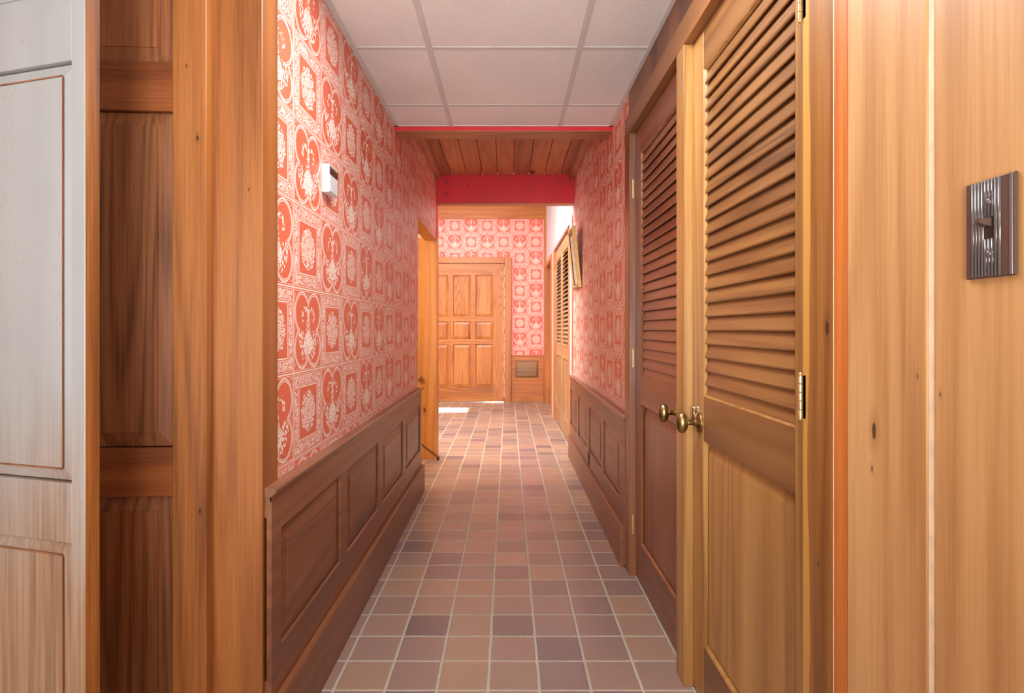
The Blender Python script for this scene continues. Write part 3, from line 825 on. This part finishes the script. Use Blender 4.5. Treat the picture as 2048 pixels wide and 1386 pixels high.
dr = empty('door_9', (XF + .05, 9.06, .008), (0, 0, -PI / 2)); tag(dr, 'amber wood door set back beyond the foyer louvers', 'door', kind=S)
B('leaf', M['end_z'], dr, (0, 1.02, 0, .04, 0, 2.08), bev=.002)
fd = empty('trim_15', (0, 0, 0)); tag(fd, 'amber door casing at the far right of the foyer', 'casing', kind=S)
B('jamb', M['end_z'], fd, (XF - .015, XF + .10, 9.07, 9.19, 0, 2.10), (XF - .015, XF + .10, 7.95, 8.03, 0, 2.10), bev=.0015)
B('head', M['end_x'], fd, (XF - .015, XF + .10, 7.95, 9.19, 2.101, 2.165), bev=.0015)
ce_ = empty('trim_16', (0, 0, 0)); tag(ce_, 'worn orange-red strip at the end of the right papered wall', 'trim', kind=S)
B('corner_strip', M['wornred'], ce_, (.585, .605, 5.2505, 5.36, .735, 2.02))
B('painted_top', M['red'], ce_, (.585, .605, 5.2505, 5.36, 2.0205, 2.18))

# ------------------------------------------------------------------ light
def area(name, loc, target, sx, sy, power, col):
    l = bpy.data.lights.new(name, 'AREA'); l.shape = 'RECTANGLE'; l.size = sx; l.size_y = sy
    l.energy = power; l.color = col
    o = bpy.data.objects.new(name, l); COL.objects.link(o)
    o.location = loc
    o.rotation_euler = (Vector(target) - Vector(loc)).to_track_quat('-Z', 'Y').to_euler()
    return o
area('back_fill_light', (-.9, -6.8, 1.15), (-.3, 3, 1.2), 3.4, 1.9, 255, (.93, .97, 1.0))  # added fill from behind the camera; no window is built there
area('hall_fill_light', (-.013, 1.46, ZC - .004), (-.013, 1.46, 0), .58, .56, 26, (.96, .98, 1.0))  # added fill above the view to brighten the hall, no known fixture
area('room_fill_light', (-.25, -.9, ZC - .03), (-.25, -.9, 0), .9, .6, 22, (.97, .98, 1.0))  # added fill for the near doors and dark panel, no known lamp
area('foyer_window_light', (-2.9, 7.0, 1.75), (.6, 7.0, 1.4), 2.6, 2.2, 85, (.86, .92, 1.0))
area('foyer_fill_light', (-.8, 6.0, ZF - .05), (-.5, 6.2, 0), 1.3, 1.3, 175, (.95, .97, 1.0))  # added downward fill to brighten the foyer floor, no known lamp
area('side_room_lamp', (-1.8, 3.5, 2.0), (-.6, 5.0, .7), .8, .8, 52, (1.0, .8, .5))
fl = area('ceiling_fill_light', (-.05, -1.0, 1.0), (-.02, 2.6, ZC), .5, .5, 13, (.96, .98, 1.0)); fl.data.spread = math.radians(75)  # added fill aimed upward to brighten the ceiling
su = bpy.data.lights.new('sun', 'SUN'); su.energy = 45; su.angle = .01; su.color = (1, .95, .86)
so = bpy.data.objects.new('sun', su); COL.objects.link(so)
so.rotation_euler = Vector((2.3, 0, -1.93)).to_track_quat('-Z', 'Y').to_euler()
w = bpy.data.worlds.new('sky'); SC.world = w; w.use_nodes = True
w.node_tree.nodes['Background'].inputs[0].default_value = (.75, .87, 1, 1)
w.node_tree.nodes['Background'].inputs[1].default_value = 1.5

# ------------------------------------------------------------------ camera
cam = bpy.data.cameras.new('camera'); co = bpy.data.objects.new('camera', cam); COL.objects.link(co)
F = 1170.0
cam.sensor_width = 36; cam.lens = F / 2048 * 36
co.location = (0, 0, 1.145); co.rotation_euler = (PI / 2, 0, 0)
cam.shift_x = (1024 - 1016) / 2048; cam.shift_y = (658 - 693) / 2048
cam.clip_start = .02
SC.camera = co
SC.view_settings.view_transform = 'Standard'; SC.view_settings.look = 'None'
SC.view_settings.gamma = 1; SC.view_settings.exposure = 0.0
